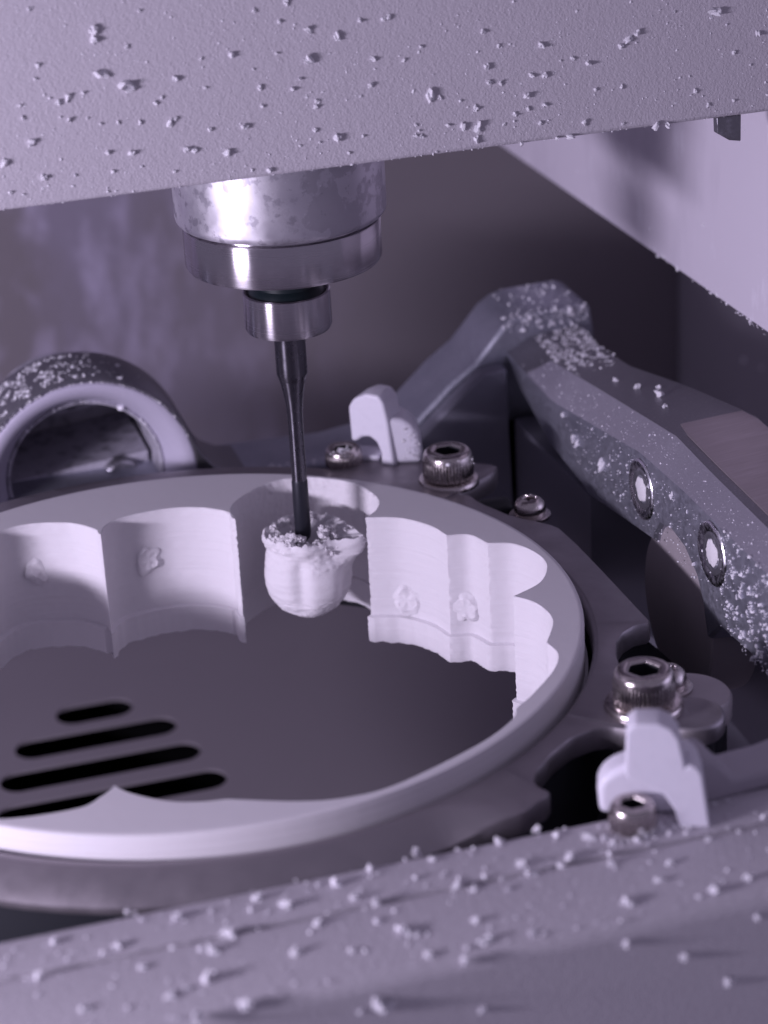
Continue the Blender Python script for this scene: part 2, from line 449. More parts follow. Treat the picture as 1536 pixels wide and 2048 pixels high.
for k in range(0, 8): 
    zz = 0.4-.3*k; rings.append((zz, (lambda z: (lambda t: crown_r(t, z)))(zz)))
for k in range(1, 66):
    zz = -1.7-11.88*k/65; rings.append((zz, (lambda z: (lambda t: crown_r(t, z)))(zz)))
NS = 160
V, F = stack(rings, NS, cap0=False, c=(CX, CY))
DZ = -3.3
V = [Vector(v)*1 for v in V]
for i in range(NS):                                         # torn upper lip
    t = 2*math.pi*i/NS
    V[i].z += .55*nz(math.cos(t)*6, math.sin(t)*6, 2)+.35*nz(math.cos(t)*13, math.sin(t)*13, 7)
    V[NS+i].z += .3*nz(math.cos(t)*6, math.sin(t)*6, 2)
base = len(V)                                               # rough pit inside the lip
for q, (f, h) in enumerate([(.9, .1), (.8, -.15), (.68, -.1), (.55, -.55), (.42, -1.1), (.28, -2.0), (.15, -2.6), (.03, -2.8)]):
    for i in range(NS):
        v = V[i]; t = 2*math.pi*i/NS
        x = CX+(v.x-CX)*f + (SX-CX)*(1-f); y = CY+(v.y-CY)*f + (SY-CY)*(1-f)
        V.append(Vector((x, y, h + (.75*nz(x*1.4, y*1.4, 3)+.6*nz(x*3.1, y*3.1, 9))*min(1, f*1.3))))
for i in range(NS):
    j = (i+1) % NS
    F.append((i, j, base+j, base+i))
for q in range(7):
    for i in range(NS):
        j = (i+1) % NS
        F.append((base+q*NS+i, base+q*NS+j, base+(q+1)*NS+j, base+(q+1)*NS+i))
F.append(tuple(base+7*NS+i for i in range(NS)))
for v in V: v.z = v.z*.93 + DZ
cr = thing("dental_crown", "half-milled white molar crown with torn crumbly top around the burr tip", "dental crown", (CX, CY, -13.6))
mesh_obj("crown_body", V, F, M_ROUGHZ, cr, smooth=60)
for a, rr, h, s in [(3.75, 4.6, .75, .75), (3.95, 4.0, .95, .85), (4.15, 3.6, .75, .7), (3.5, 4.9, .5, .7), (3.3, 5.0, .4, .6), (4.3, 3.2, .35, .6), (4.0, 5.0, .35, .7),
                    (5.35, 3.3, .75, .85), (5.5, 2.9, 1.15, .6), (5.2, 3.8, .5, .7), (5.75, 3.3, .85, .65), (5.6, 4.2, .2, .7), (4.75, 4.7, -.2, .7), (4.95, 5.4, -.6, .65), (4.55, 5.3, -.5, .6),
                    (5.95, 5.6, .1, .5), (6.0, 6.6, .1, .4), (2.6, 4.6, .4, .7), (1.2, 4.4, .3, .7), (2.0, 4.6, .2, .6), (5.3, 5.8, -.9, .5), (5.1, 6.0, -1.6, .4)]:
    me = crumb_mesh(random.uniform(0, 90), 3)
    o = bpy.data.objects.new("crumb", me); col.objects.link(o); o.parent = cr
    me.materials[0] = M_ROUGHZ
    o.location = Vector((CX+rr*math.cos(a), CY+rr*math.sin(a), h*.8+DZ))*S - cr.location
    o.scale = (s*S*.9, s*S*.9, s*S*.75)

# ================================================================ holder ring
RZ0, RZ1 = -5.8, -2.4
outer = []
for k in range(0, 128):                                     # round part of the rim, counter-clockwise from the right rear
    t = math.radians(57 + (296.5-57)*k/127)
    g = math.degrees(t)
    rr = 58.6 - 3.3*max(0, min(1, (g-185)/30))*max(0, min(1, (297-g)/9))
    outer.append((rr*math.cos(t), rr*math.sin(t)))
outer += [(27.4, -51.2), (29.2, -50.2), (29.9, -49.2), (29.2, -47.8), (29.0, -46.6), (30.0, -44.6), (33.2, -41.2), (36.2, -38.9), (39.4, -37.9), (41.0, -38.0), (42.6, -39.2), (44.6, -40.8), (47.8, -41.4),
          (51.4, -39.0), (52.2, -34.2), (50.4, -29.9), (48.4, -27.6), (48.0, -24.8), (48.8, -21.4), (50.0, -18.4), (51.8, -16.2), (53.6, -15.1), (55.6, -14.9), (56.1, -14.2),
          (56.0, -6), (55.9, 3), (55.7, 11), (55.3, 16.6), (54.6, 18.2), (53.6, 19.4), (52.2, 21.0), (50.3, 23.6), (49.3, 26.0), (48.3, 28.2), (47.8, 29.8), (47.6, 31.4), (46.7, 32.6), (46.0, 33.0),
          (52.4, 37.75), (53.3, 38.5), (54.4, 40.4), (53.9, 41.6), (50.4, 44.0), (46.2, 47.2), (41.5, 50.6), (38.4, 51.9), (34.8, 51.0)]
dens = []
for i, p in enumerate(outer):
    q = outer[(i+1) % len(outer)]; L = math.dist(p, q); mm = max(1, int(L/.8))
    for k in range(mm): dens.append((p[0]+(q[0]-p[0])*k/mm, p[1]+(q[1]-p[1])*k/mm))
outer = dens
def ring_plate(outer, prof_out, prof_in):
    """prof: (inset mm, z) along outside from top-inner to bottom; inner circle radii"""
    n = len(outer); O = [Vector(p) for p in outer]
    nv = []
    for i in range(n):
        t = O[(i+1) % n]-O[i-1]; t.normalize(); nv.append(Vector((t.y, -t.x)))
    A = [math.atan2(p.y, p.x) for p in O]
    V, F = [], []
    rows = 0
    for r, z in prof_in:
        V += [(r*math.cos(a), r*math.sin(a), z) for a in A]; rows += 1
    def wgt(a):                                            # the round front rim is chamfered, the flange is flat
        a = math.degrees(a) % 360
        return max(0, min(1, (a-130)/30))*max(0, min(1, (294-a)/6))
    W = [wgt(a) for a in A]
    for d, z, dd, dz in prof_out:
        V += [tuple(O[i]-nv[i]*(d+dd*W[i]))+(z-dz*W[i],) for i in range(n)]; rows += 1
    for k in range(rows):
        kk = (k+1) % rows
        for i in range(n):
            j = (i+1) % n
            F.append((k*n+i, k*n+j, kk*n+j, kk*n+i))
    return V, F
hold = thing("disc_holder", "dull brownish steel clamp ring with notched flange gripping the white disc", "disc holder", (0, 0, -20))
V, F = ring_plate(outer, [(.55, RZ1-.5, 3.0, -.45), (.2, RZ1-.6, .3, 1.75), (0, RZ1-.95, 0, 1.9), (0, RZ0+.1, 0, .2), (.2, RZ0-.2, 0, .2)], [(50.3, RZ0), (50.3, RZ1-.55), (50.55, RZ1-.18), (50.85, RZ1-.02), (51.0, RZ1-.0)])
mesh_obj("clamp_ring", V, F, M_PLATE, hold, smooth=40)
V, F = stack([(-6.25, 50.2), (-6.25, 52.6), (-19, 52.6), (-19, 50.2)], 128, False, False); F += [((3*128+i), 3*128+(i+1) % 128, (i+1) % 128, i) for i in range(128)]
mesh_obj("seat_ring", V, F, M_BLACK, hold)
V, F = stack([(-19.02, 49.4), (-19.02, 66), (-20.6, 66), (-20.6, 49.4)], 128, False, False); F += [((3*128+i), 3*128+(i+1) % 128, (i+1) % 128, i) for i in range(128)]
mesh_obj("base_plate", V, F, M_BLACK, hold)

# ================================================================ screws
def hexr(a):
    return lambda t: a/math.cos(((t % (math.pi/3))-math.pi/6))
def star(a, b, k):
    return lambda t: a + b*math.cos(k*t)
def cap_screw(x, y, z, d, h, washer, label, group, phase=0.2):
    s = thing("cap_screw", label, "screw", (x, y, z), group)
    zb = z + (washer[1] if washer else 0)
    r = d/2
    if washer:
        w = washer[0]/2
        V, F = stack([(z, w-.15), (z+.12, w), (z+washer[1]*.55, w), (z+washer[1]*.9, w-.2), (z+washer[1], w-.55), (z+washer[1], .5)], 96, c=(x, y))
        mesh_obj("washer", V, F, M_SCREW, s)
    kn = lambda k: (lambda t: r*k + .22*abs(math.cos(24*t)) - .12)
    a = d*.235
    R = [(zb, r*.92), (zb+.12, r*.97), (zb+.3, kn(1)), (zb+h*.62, kn(1)), (zb+h*.68, r*.99), (zb+h*.80, r*.985), (zb+h*.92, r*.93), (zb+h*.985, r*.84), (zb+h, r*.76),
         (zb+h, lambda t: hexr(a)(t)*1.16), (zb+h-.16, lambda t: hexr(a)(t)*1.03), (zb+h-.3, hexr(a))]
    V, F = stack(R, 216, True, False, c=(x, y), phase=phase)
    hd = mesh_obj("head", V, F, M_SCREW, s, smooth=38)
    V, F = stack([(zb+h-.3, hexr(a)), (zb+h*.38, hexr(a)), (zb+h*.3, .2)], 72, False, True, c=(x, y), phase=phase)
    mesh_obj("hex_socket", V, F, M_BLACK, hd, smooth=20)  # black colour stands for the shade inside the socket
    return s
cap_screw(46.0, 37.6, RZ1-.7, 7.2, 4.3, (8.9, 1.05), "knurled socket head screw with washer between white rear clamp and notch in the ring", "knurled cap screws with washers on the clamp ring")
cap_screw(46.7, -35.4, RZ1-.5, 7.2, 4.3, (9.4, 1.05), "knurled socket head screw with washer behind the white front clamp, beside round steel pad", "knurled cap screws with washers on the clamp ring", .45)
cap_screw(33.8, 50.4, RZ1-.8, 5.3, 2.9, None, "small powder-dusted socket head screw beside the white rear clamp", "small socket head screws beside the clamps")
cap_screw(33.9, -63.9, .0, 4.9, 3.0, None, "small socket head screw standing at the foot of the white front clamp", "small socket head screws beside the clamps")

def pan_screw(x, y, z, d, label, group):
    s = thing("pan_head_screw", label, "screw", (x, y, z), group)
    r = d/2
    V, F = stack([(z, r*1.28), (z+.45, r*1.30), (z+.6, r*1.2), (z+.62, r*.7)], 72, c=(x, y)); mesh_obj("washer", V, F, M_SCREW, s)
    h = 2.3; zb = z+.62
    st = star(r*.36, r*.10, 6)
    V, F = stack([(zb, r*.95), (zb+.25, r), (zb+h*.45, r*.99), (zb+h*.7, r*.9), (zb+h*.88, r*.74), (zb+h*.97, r*.6), (zb+h, lambda t: st(t)*1.12), (zb+h-.15, st), (zb+h*.35, st), (zb+h*.3, .1)], 96, c=(x, y))
    mesh_obj("head", V, F, M_SCREW, s, smooth=40)
pan_screw(54.0, 25.2, -4.6, 4.5, "small round pan head screw by the black bumper, right of the notch", "round pan head screws at the ring edge")
pan_screw(52.0, -29.8, -4.2, 4.7, "small round pan head screw behind the round steel pad", "round pan head screws at the ring edge")

# steel pad under the lower screw, black bumper under the rear notch
s = thing("steel_pad", "flat round steel pad partly under the knurled front screw", "steel pad", (51.0, -39.2, -6))
V, F = stack([(-5.2, 3.9), (-4.9, 4.1), (-3.2, 4.1), (-2.9, 3.95), (-2.75, 3.7), (-2.9, 3.45), (-2.95, .5)], 72, c=(51.2, -38.6)); mesh_obj("disc", V, F, M_PLATE, s)
V, F = stack([(-19, 2.9), (-5.25, 2.9)], 48, c=(51.2, -38.6)); mesh_obj("post", V, F, M_BLACK, s)
V, F = stack([(-7.5, 5.0), (-7.1, 5.4), (-4.7, 5.4), (-4.25, 5.1)], 64, c=(53.8, -31.6)); tag(mesh_obj("round_spacer", V, F, M_CAP), "dark round steel spacer under the pan head screw by the front clamp", "spacer")
V, F = stack([(-19, 4.8), (-7.6, 4.8)], 48, c=(53.8, -31.6)); tag(mesh_obj("spacer_post", V, F, M_BLACK), "black post carrying the round spacer near the front clamp", "post")
V, F = stack([(47.6, 1.2), (47.9, 1.75), (51.9, 1.75), (52.6, 1.5), (52.9, .9)], 40, c=(30.4, -5.2), axis='x'); tag(mesh_obj("rubber_bumper", V, F, M_BLACK), "small black rubber bumper in the notch beside the rear knurled screw", "bumper")

# ================================================================ white clamps
def slab(c, name, prof, P0, H, z0, d0, d1, bev, material=None):
    """profile (sideways, up) in a vertical plane through P0 along H, thickened backwards"""
    H = Vector((*H, 0)).normalized(); D = Vector((-H.y, H.x, 0)); P0 = Vector((*P0, z0))
    V, F = prism(prof, lambda a, b, d: P0 + H*a + D*d + Vector((0, 0, b)), d0, d1)
    return bevel(mesh_obj(name, V, F, material or M_PLASTIC, c, smooth=50), bev, 4, 25)
GRP = "white plastic clamps beside the ring"
c = thing("plastic_clamp", "white plastic clamp with tall fin standing behind the far side of the disc", "clamp", (39.4, 48.5, RZ1), GRP)
slab(c, "lever", [(-6.1, 3.2), (-6.3, 8.6), (-5.4, 10.0), (-3.2, 11.1), (-1.2, 11.0), (-.4, 9.9), (.2, 6.8), (.9, 0), (-1.3, 0), (-1.25, 2.0), (-1.9, 3.6), (-3.0, 4.3), (-4.3, 4.1), (-5.2, 3.3)], (39.6, 46.6), (.72, -.69), RZ1-.6, 0, 4.6, .85)
slab(c, "body", [(-.8, 0), (5.0, 0), (5.3, 1.8), (4.9, 4.6), (3.9, 6.3), (2.4, 7.2), (.6, 7.4), (-.6, 7.3)], (39.5, 46.7), (.97, -.24), RZ1-.6, .35, 6.2, .75)
slab(c, "foot", [(-6.4, 0), (-1.0, 0), (-1.0, 1.0), (-6.4, 1.0)], (39.6, 48.2), (.85, -.52), RZ1-.6, 0, 4.0, .4)
c = thing("plastic_clamp", "white plastic clamp with arched foot standing on the grey front ledge", "clamp", (36.6, -63.4, 0), GRP)
slab(c, "lever", [(5.5, 0), (5.3, 1.2), (4.6, 6.4), (4.0, 7.3), (3.3, 7.5), (2.9, 7.2), (2.7, 8.2), (2.2, 10.6), (1.4, 11.8), (.2, 12.4), (-2.3, 12.4), (-3.2, 11.6), (-3.4, 6.6), (-3.1, 5.8), (-.9, 4.9), (.6, 4.0), (1.7, 2.2), (2.3, 0)], (36.3, -65.0), (.93, -.37), 0, 0, 3.6, .8)
slab(c, "body", [(-6.0, 0), (4.6, 0), (5.2, 3.0), (4.4, 6.4), (3.2, 7.3), (-3.0, 6.0), (-4.6, 5.2), (-5.8, 4.2), (-6.2, 3.0)], (36.5, -64.0), (.93, -.37), 0, 1.6, 5.6, .9)
V, F = prism([(0, 0), (17.5, 0), (17.5, 2.4), (15.6, 3.1), (9.5, 2.2), (4.5, 2.2), (2.2, 5.0), (.6, 5.4), (0, 4.2)], lambda a, b, d: (42.0+a, -62.4+d+a*.10, b-.2), 0, 6)
o = bevel(mesh_obj("plastic_block", V, F, M_GREYBLOCK, smooth=40), .6, 4); tag(o, "white plastic block greyed for shade with sloping top right of the front clamp", "plastic block")

# ================================================================ cradle frame
fr = thing("cradle_frame", "dusty cast aluminium cradle frame with faceted arm and round bearing boss behind the disc", "cradle frame", (66, 20, -45))
# right arm: lofted faceted section; rows run along y
def lerp_tab(tab, y):
    tab = sorted(tab)
    if y <= tab[0][0]: return tab[0][1]
    for (a, b), (c, d) in zip(tab, tab[1:]):
        if a <= y <= c: return b+(d-b)*(y-a)/(c-a)
    return tab[-1][1]
Z1 = [(-70, 7.8), (-30, 8.7), (-4, 9.2), (11, 8.8), (26, 6.6), (46, 3.6), (66, 4.4)]
Z2 = [(-70, 9.6), (-21, 10.4), (-4, 11.0), (8, 11.7), (32, 8.8), (57, 5.6), (66, 6.4)]
XO = [(-70, 83), (10, 80.5), (27, 79), (43, 76.4), (66, 77)]
ZB = [(-70, -4.2), (-25, -4.0), (-15.5, -4.7), (-12.6, -7.5), (-12.0, -8.0), (-10.6, -3.8), (-8.5, -.8), (-4.5, 1.5), (.6, 2.3), (4, 1.4), (5.9, -.8), (6.4, -2.0), (14, -3.0), (30, -5.2), (38, -4.4), (47, -3.6), (60, .6), (66, 4.0)]
ysr = [-70, -50, -40, -30, -25, -20, -15.5, -14, -12.6, -12, -11.4, -10.6, -9.5, -8.5, -6.5, -4.5, -2, .6, 2.5, 4, 5, 5.9, 6.4, 8, 11, 14, 20, 26, 30, 34, 38, 43, 47, 52, 57, 60, 63, 66]
sect = []
for y in ysr:
    z1, z2, xo, zb = (lerp_tab(T, y) for T in (Z1, Z2, XO, ZB))
    zb = min(zb, z1-.3)
    sect.append([(72.5, zb-1.2), (65.6, zb-.5), (65, zb), (65, z1), (69, z2), (xo, z2+1.0), (xo+1.2, z2-6), (xo+1.2, zb-6), (72.5, zb-6)])
V = [(x, y, z) for y, s in zip(ysr, sect) for x, z in s]
m = len(sect[0]); F = []
M_ARM_BEVEL = mat("bevel_lit_aluminium", (.56, .54, .61), .62, .9, [(4.5, .5, .06)], [(2.6, .4, (.74, .72, .80), .52, .72)])  # the bevel's lit tone is put into the colour
M_ARM_TOP = mat("rough_cast_top_dark_reflection", (.27, .26, .29), .45, .9, [(4.5, .5, .06)], [(2.6, .45, (.46, .45, .50), .54, .72)])  # the top's dark reflection is put into the colour; shared by the boss
for k in range(len(ysr)-1):
    for i in range(m):
        j = (i+1) % m
        F.append((k*m+i, k*m+j, (k+1)*m+j, (k+1)*m+i))
F += [tuple(range(m)), tuple((len(ysr)-1)*m+i for i in range(m))]
arm = mesh_obj("arm", V, F, M_ALU, fr, smooth=12)
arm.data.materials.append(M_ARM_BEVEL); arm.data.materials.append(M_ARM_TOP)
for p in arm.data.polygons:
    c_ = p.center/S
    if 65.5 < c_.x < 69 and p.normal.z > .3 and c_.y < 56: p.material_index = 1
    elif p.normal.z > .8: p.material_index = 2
# machined pad on top of the arm
zt = lambda x, y: lerp_tab(Z2, y) + (x-69)/(lerp_tab(XO, y)-69)*1.0 + .18
Vp, Fp = [], []
yy = [-70, -45, -21, -10, -4, 2, 7.5, 12.0]
for y in yy:
    xi = 70.4 if y < 7.5 else (70.4 if y < 9 else 71.2)
    for x in (xi+.25*nz(y*.3, 1, 1), lerp_tab(XO, y)-.3): Vp.append((x, y if x < 75 else y-.6, zt(x, y)))
for k in range(len(yy)-1): Fp.append((2*k, 2*k+1, 2*k+3, 2*k+2))
kk = len(Vp); Vp += [(x, y, z-.35) for x, y, z in Vp[:kk]]
Fp += [tuple(i+kk for i in f) for f in Fp[:len(yy)-1]]
for k in range(len(yy)-1):
    Fp += [(2*k, 2*k+2, 2*k+2+kk, 2*k+kk), (2*k+1, 2*k+3, 2*k+3+kk, 2*k+1+kk)]
Fp += [(2*len(yy)-2, 2*len(yy)-1, 2*len(yy)-1+kk, 2*len(yy)-2+kk)]
mesh_obj("machined_pad", Vp, Fp, M_ALU_SMOOTH, fr, smooth=12)
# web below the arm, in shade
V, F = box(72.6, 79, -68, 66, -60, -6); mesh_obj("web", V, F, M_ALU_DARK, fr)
# rear cross beam with its rising hump
prof = [(-60, -8.6), (22, -8.6), (37, -9.1), (42, -8.5), (46, -7.0), (50, -4.6), (55.5, .4), (59.6, 3.2), (62.2, 6.1), (64.4, 8.6), (66.4, 9.9), (69, 10.5), (77.4, 10.7), (79, 10.2), (79.6, 6.0), (79.6, -27), (-60, -27)]
V, F = prism(prof, lambda a, b, d: (a, d, b), 66.2, 79)
o = mesh_obj("rear_beam", V, F, M_ALU, fr, smooth=35); bevel(o, .7, 3, 25)
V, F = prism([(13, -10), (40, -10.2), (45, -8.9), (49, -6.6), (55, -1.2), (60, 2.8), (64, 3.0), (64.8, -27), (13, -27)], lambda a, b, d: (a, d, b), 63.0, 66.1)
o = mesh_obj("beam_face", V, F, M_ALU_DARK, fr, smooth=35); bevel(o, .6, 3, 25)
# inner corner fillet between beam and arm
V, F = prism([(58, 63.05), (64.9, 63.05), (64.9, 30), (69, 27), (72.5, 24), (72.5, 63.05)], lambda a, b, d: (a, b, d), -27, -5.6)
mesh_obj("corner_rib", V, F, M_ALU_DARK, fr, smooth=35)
# bearing boss with its pale sleeve
BX, BZ = -2.0, -6.8
V, F = stack([(66.2, 16.5), (66.0, 16.9), (66.6, 17.3), (78, 17.3), (78, 16.5), (66.2, 16.5)], 128, False, False, c=(BX, BZ), axis='y')
mesh_obj("boss", V, F, M_ARM_TOP, fr, smooth=40)
V, F = prism([(12.6, 1.6), (14.2, -1.6), (15.6, -4.4), (17.4, -6.8), (19.8, -8.2), (23, -8.7), (23, -27), (4, -27), (4, -23.5), (11, -18), (15, -10)], lambda a, b, d: (a, d, b), 66.15, 78)
bevel(mesh_obj("boss_fillet", V, F, M_ARM_TOP, fr, smooth=40), .4, 3, 40)
V, F = stack([(66.3, 16.45), (65.9, 16.2), (65.8, 15.8), (66.4, 14.4), (69.0, 12.9), (70.5, 12.2), (71, 12.0), (77, 12.0)], 128, False, False, c=(BX+.3, BZ), axis='y')
mesh_obj("bearing_sleeve", V, F, M_PLASTIC_GREY, fr, smooth=40)
V, F = stack([(70.6, 12.15), (70.3, 11.9), (70.5, 11.5), (71.5, 11.45), (95, 11.45), (95, .5)], 96, False, True, c=(BX+.3, BZ), axis='y')
mesh_obj("bore_liner", V, F, M_BORE, fr, smooth=40)
V, F = merge(prism([(-13, -8.6), (9, -6.8), (9, -18), (-13, -18)], lambda a, b, d: (a, d, b), 76.5, 94), prism([(-13, -2.6), (9, -.8), (9, -1.3), (-13, -3.1)], lambda a, b, d: (a, d, b), 86, 94))
mesh_obj("inner_rail", V, F, M_BORE, fr)
V, F = stack([(75.2, 2.0), (74.8, 2.4), (75.2, 2.9), (77, 3.2)], 40, True, False, c=(4.6, -10.2), axis='y'); mesh_obj("inner_bolt", V, F, M_MECH, fr)
V, F = stack([(75.6, 1.4), (75.2, 1.8), (75.6, 2.2), (77, 2.6)], 40, True, False, c=(-6.5, -11.4), axis='y'); mesh_obj("inner_bolt", V, F, M_MECH, fr)
# two countersunk threaded holes in the arm
M_HOLE = mat("bare_cut_aluminium", (.86, .85, .90), .22, 1, [(1.5, .25, .1)], rvar=(1.5, .12, .4))
for y, z in ((10.4, 3.7), (-13.4, 4.4)):
    h = lambda t: 1+.05*nz(math.cos(t)*2, math.sin(t)*2, y)
    V, F = stack([(64.93, lambda t: 4.3*h(t)), (64.72, lambda t: 4.15*h(t)), (64.68, lambda t: 3.7*h(t)), (64.93, lambda t: 3.0*h(t)), (64.95, 2.7)], 64, False, False, c=(y, z), axis='x')
    o = mesh_obj("hole_rim", V, F, M_HOLE, fr, smooth=50)
    V, F = stack([(64.94, 2.85), (64.80, 2.6), (64.85, 2.2), (64.90, 2.0)], 48, False, False, c=(y, z), axis='x')
    mesh_obj("thread", V, F, M_MECH, o, smooth=50)
    V, F = stack([(64.90, lambda t: 1.75+.35*nz(math.cos(t)*3, math.sin(t)*3, y)), (64.70, lambda t: 1.45+.4*nz(math.cos(t)*3, math.sin(t)*3, y))], 40, True, True, c=(y, z), axis='x')
    mesh_obj("hole_plug", V, F, M_ROUGHZ, o, smooth=50)
# round bearing cap under the arm
V, F = stack([(80, 11.6), (66.3, 11.6), (66.0, 11.3)], 96, c=(.7, -10.5), axis='x'); mesh_obj("bearing_cap", V, F, M_CAP, fr, smooth=40)

# ================================================================ front ledge
P = [(-61, -40), (-61.0, -.9), (-61.3, -.3), (-61.9, 0), (-68.0, 0), (-68.1, -1.2), (-68.9, -1.2), (-69.0, .12), (-69.2, .2), (-79.0, .1), (-80.0, -.15), (-80.7, -.7), (-80.9, -1.6), (-72, -40)]
V, F = prism(P, lambda a, b, d: (d, a, b), -120, 140)
o = mesh_obj("front_ledge", V, F, M_PAINT, smooth=40)
tag(o, "grey powder-coated ledge with a shallow groove, strewn with crumbs before the disc", "machine ledge")

# ================================================================ crumbs and powder
BAR_CHIPS=[(-3,73.6,0.44),(-3.1,72.4,0.38),(-2.7,68.3,0.41),(0.4,66.5,0.53),(-8.1,65.5,0.28),(-6.9,65.9,0.25),(-5,66.3,0.19),(-11.8,61.1,0.34),(-10.7,56.7,0.34),(-15.2,59.1,0.28),(0.1,58.3,0.31),(-2.8,58.8,0.22),(6.2,66.7,0.28),(13.2,68.7,0.28),(22.7,67,0.38),(16.4,64.4,0.25),(22.9,70.7,0.28),(19.4,72.1,0.22),(26.4,69.5,0.28),(30.3,63,0.28),(25.8,57,0.38),(11.7,56.8,0.34),(6.8,58,0.31),(7.8,57.7,0.28),(5.1,61.4,0.25),(5.8,61.9,0.22),(14.2,59.8,0.28),(16.9,54,0.28),(9.9,60,0.22),(23.2,61.2,0.25),(23.4,61.9,0.19),(3.5,64.1,0.22),(4.3,64.6,0.16),(1.5,61.9,0.19),(-7,63.2,0.22),(-10,70.2,0.22),(0.7,71.1,0.22),(2.6,75.2,0.16),(16.4,73.7,0.19),(20.4,74.3,0.22),(21.5,64.9,0.16),(20.5,63.7,0.19),(18.8,68.3,0.16),(15.8,66.7,0.12),(9.5,68.7,0.16),(9.7,65.2,0.12),(16.5,62.1,0.19),(30.8,66.3,0.19),(29,61.8,0.12),(29,56.8,0.16),(23,58.3,0.22),(23.5,56.7,0.12),(21,56.6,0.12),(27.1,54.9,0.16),(-2.4,56.3,0.19),(-12.4,64.1,0.16),(-12.6,65.7,0.16),(-10.5,68.6,0.16),(-14.9,55.4,0.19),(-13.4,54.9,0.12),(-3.3,53.9,0.12),(-8,63.7,0.12),(-3.3,62.3,0.16),(-1.2,62.2,0.16),(-4.8,63.2,0.12),(1.2,56.5,0.12),(5.1,55.4,0.16),(14.7,54.3,0.12),(-10.3,76.8,0.16),(29.4,71.1,0.22),(32.3,71,0.22),(32.9,71.1,0.28),(45,68,0.25),(52.6,65.4,0.31),(58.7,62.5,0.25),(52.9,61.6,0.31),(51.2,61.8,0.19),(50.5,59.4,0.34),(45.3,63.6,0.28),(45.6,61.6,0.25),(47.1,61.3,0.19),(37.9,60.9,0.38),(39.1,60.4,0.16),(37,67,0.16),(34.7,65.6,0.19),(43.8,58.5,0.22),(41.8,59.7,0.16),(48.9,57.1,0.25),(52.8,57.8,0.22),(50.6,57.6,0.16),(52.2,55.6,0.22),(58.1,54.9,0.25),(63.3,54.1,0.16),(42,56.4,0.25),(44,56.1,0.34),(40,56.8,0.16),(36.6,55.8,0.19),(43.7,54.6,0.25),(35.7,56,0.16),(35.9,57.4,0.12),(59.7,59,0.19),(63.2,58.9,0.19),(65.3,65.5,0.31),(64.2,64.8,0.28),(63.1,64.1,0.28),(75.8,67.1,0.38),(78.6,61.5,0.19),(81.9,63.7,0.22),(73.3,57.2,0.16),(80.9,59.7,0.12),(75.1,55.1,0.16),(78.6,55.3,0.16),(47,66,0.16),(55.1,63.2,0.12),(56.7,63.3,0.16),(70.4,67.7,0.12),(38.4,53.6,0.12),(47.4,56,0.12),(56.2,53.3,0.25),(54.4,53.3,0.19),(49.7,53.2,0.19),(67.9,53.3,0.28),(69.5,53.2,0.25)]
LEDGE_CHIPS=[(-15.2,-63.6,0,0.31),(-19.9,-60.8,0,0.21),(-27.8,-63.6,0,0.31),(-22,-66.5,0,0.31),(-30.6,-69.1,0,0.38),(-4.3,-65.6,0,0.4),(-6.8,-63.2,0,0.26),(-11.4,-68.3,0,0.31),(-10.9,-69.1,0,0.31),(-13.2,-70.9,0,0.4),(-2.3,-69.9,0,0.33),(-5.7,-74,0,0.33),(-14.7,-75.5,0,0.38),(-20.3,-71.2,0,0.33),(-18.7,-76.8,0,0.36),(-16.9,-76.2,0,0.24),(-27,-75.9,0,0.31),(-12.1,-80.8,0,0.45),(-17.1,-81.2,0,0.31),(-0.3,-75.6,0,0.26),(4.3,-68.3,0,0.29),(2.5,-66.7,0,0.24),(-1,-81,-3.5,0.19),(0.7,-81,-2.9,0.38),(12.8,-68.5,0,0.31),(14.3,-69.6,0,0.33),(20.4,-66.9,0,0.33),(20.7,-69.1,0,0.33),(25.5,-67.4,0,0.36),(24.1,-68.7,0,0.29),(29,-70.2,0,0.31),(34.7,-72.2,0,0.31),(32.4,-74.8,0,0.24),(27.7,-77.2,0,0.33),(28.3,-77.9,0,0.29),(36.9,-78.5,0,0.38),(41,-77.6,0,0.33),(12.6,-75,0,0.29),(5.4,-74.4,0,0.38),(6.4,-75.2,0,0.24),(12.1,-78.8,0,0.31),(13,-78.6,0,0.33),(6.6,-78.9,0,0.31),(9.5,-81,0,0.31),(32.9,-81,-5.7,0.33),(38.4,-81,-10.8,0.36),(10.9,-60.7,0,0.26),(12,-62.5,0,0.26),(19.7,-62,0,0.26),(24.2,-60.9,0,0.29),(28.8,-64.5,0,0.29),(43.8,-69.2,0,0.21),(26.4,-81,-2,0.21),(40.5,-81,-2.3,0.26),(1.5,-81,-3.4,0.36),(11.5,-81,-7.1,0.29),(40.1,-69.6,0,0.19)]
for i, (x, z, r) in enumerate(BAR_CHIPS):
    edge = i >= len(BAR_CHIPS)-5
    crumb((x, 12-.5*r, z), r*1.25, "white crumb hanging from the lower edge of the grey spindle cover" if edge else ("large chunky" if r > .33 else "small" if r > .2 else "tiny") + " white milling crumb stuck to the face of the grey spindle cover",
          "crumbs on the cover edge" if edge else ("large " if r > .33 else "small " if r > .2 else "tiny ") + "crumbs on the spindle cover")
for x, y, z, r in LEDGE_CHIPS:
    crumb((x, y, z + .45*r) if z == 0 else (x, y-.35*r + max(0, -z-1.6)*.23, z), r*1.5, "white milling crumb stuck to the front face below the ledge edge" if z < 0 else "white milling crumb on the ledge strip behind the groove" if y > -68.5 else "white milling crumb on the broad ledge strip before the groove",
          "crumbs on the ledge front face" if z < 0 else "crumbs behind the ledge groove" if y > -68.5 else "crumbs before the ledge groove")
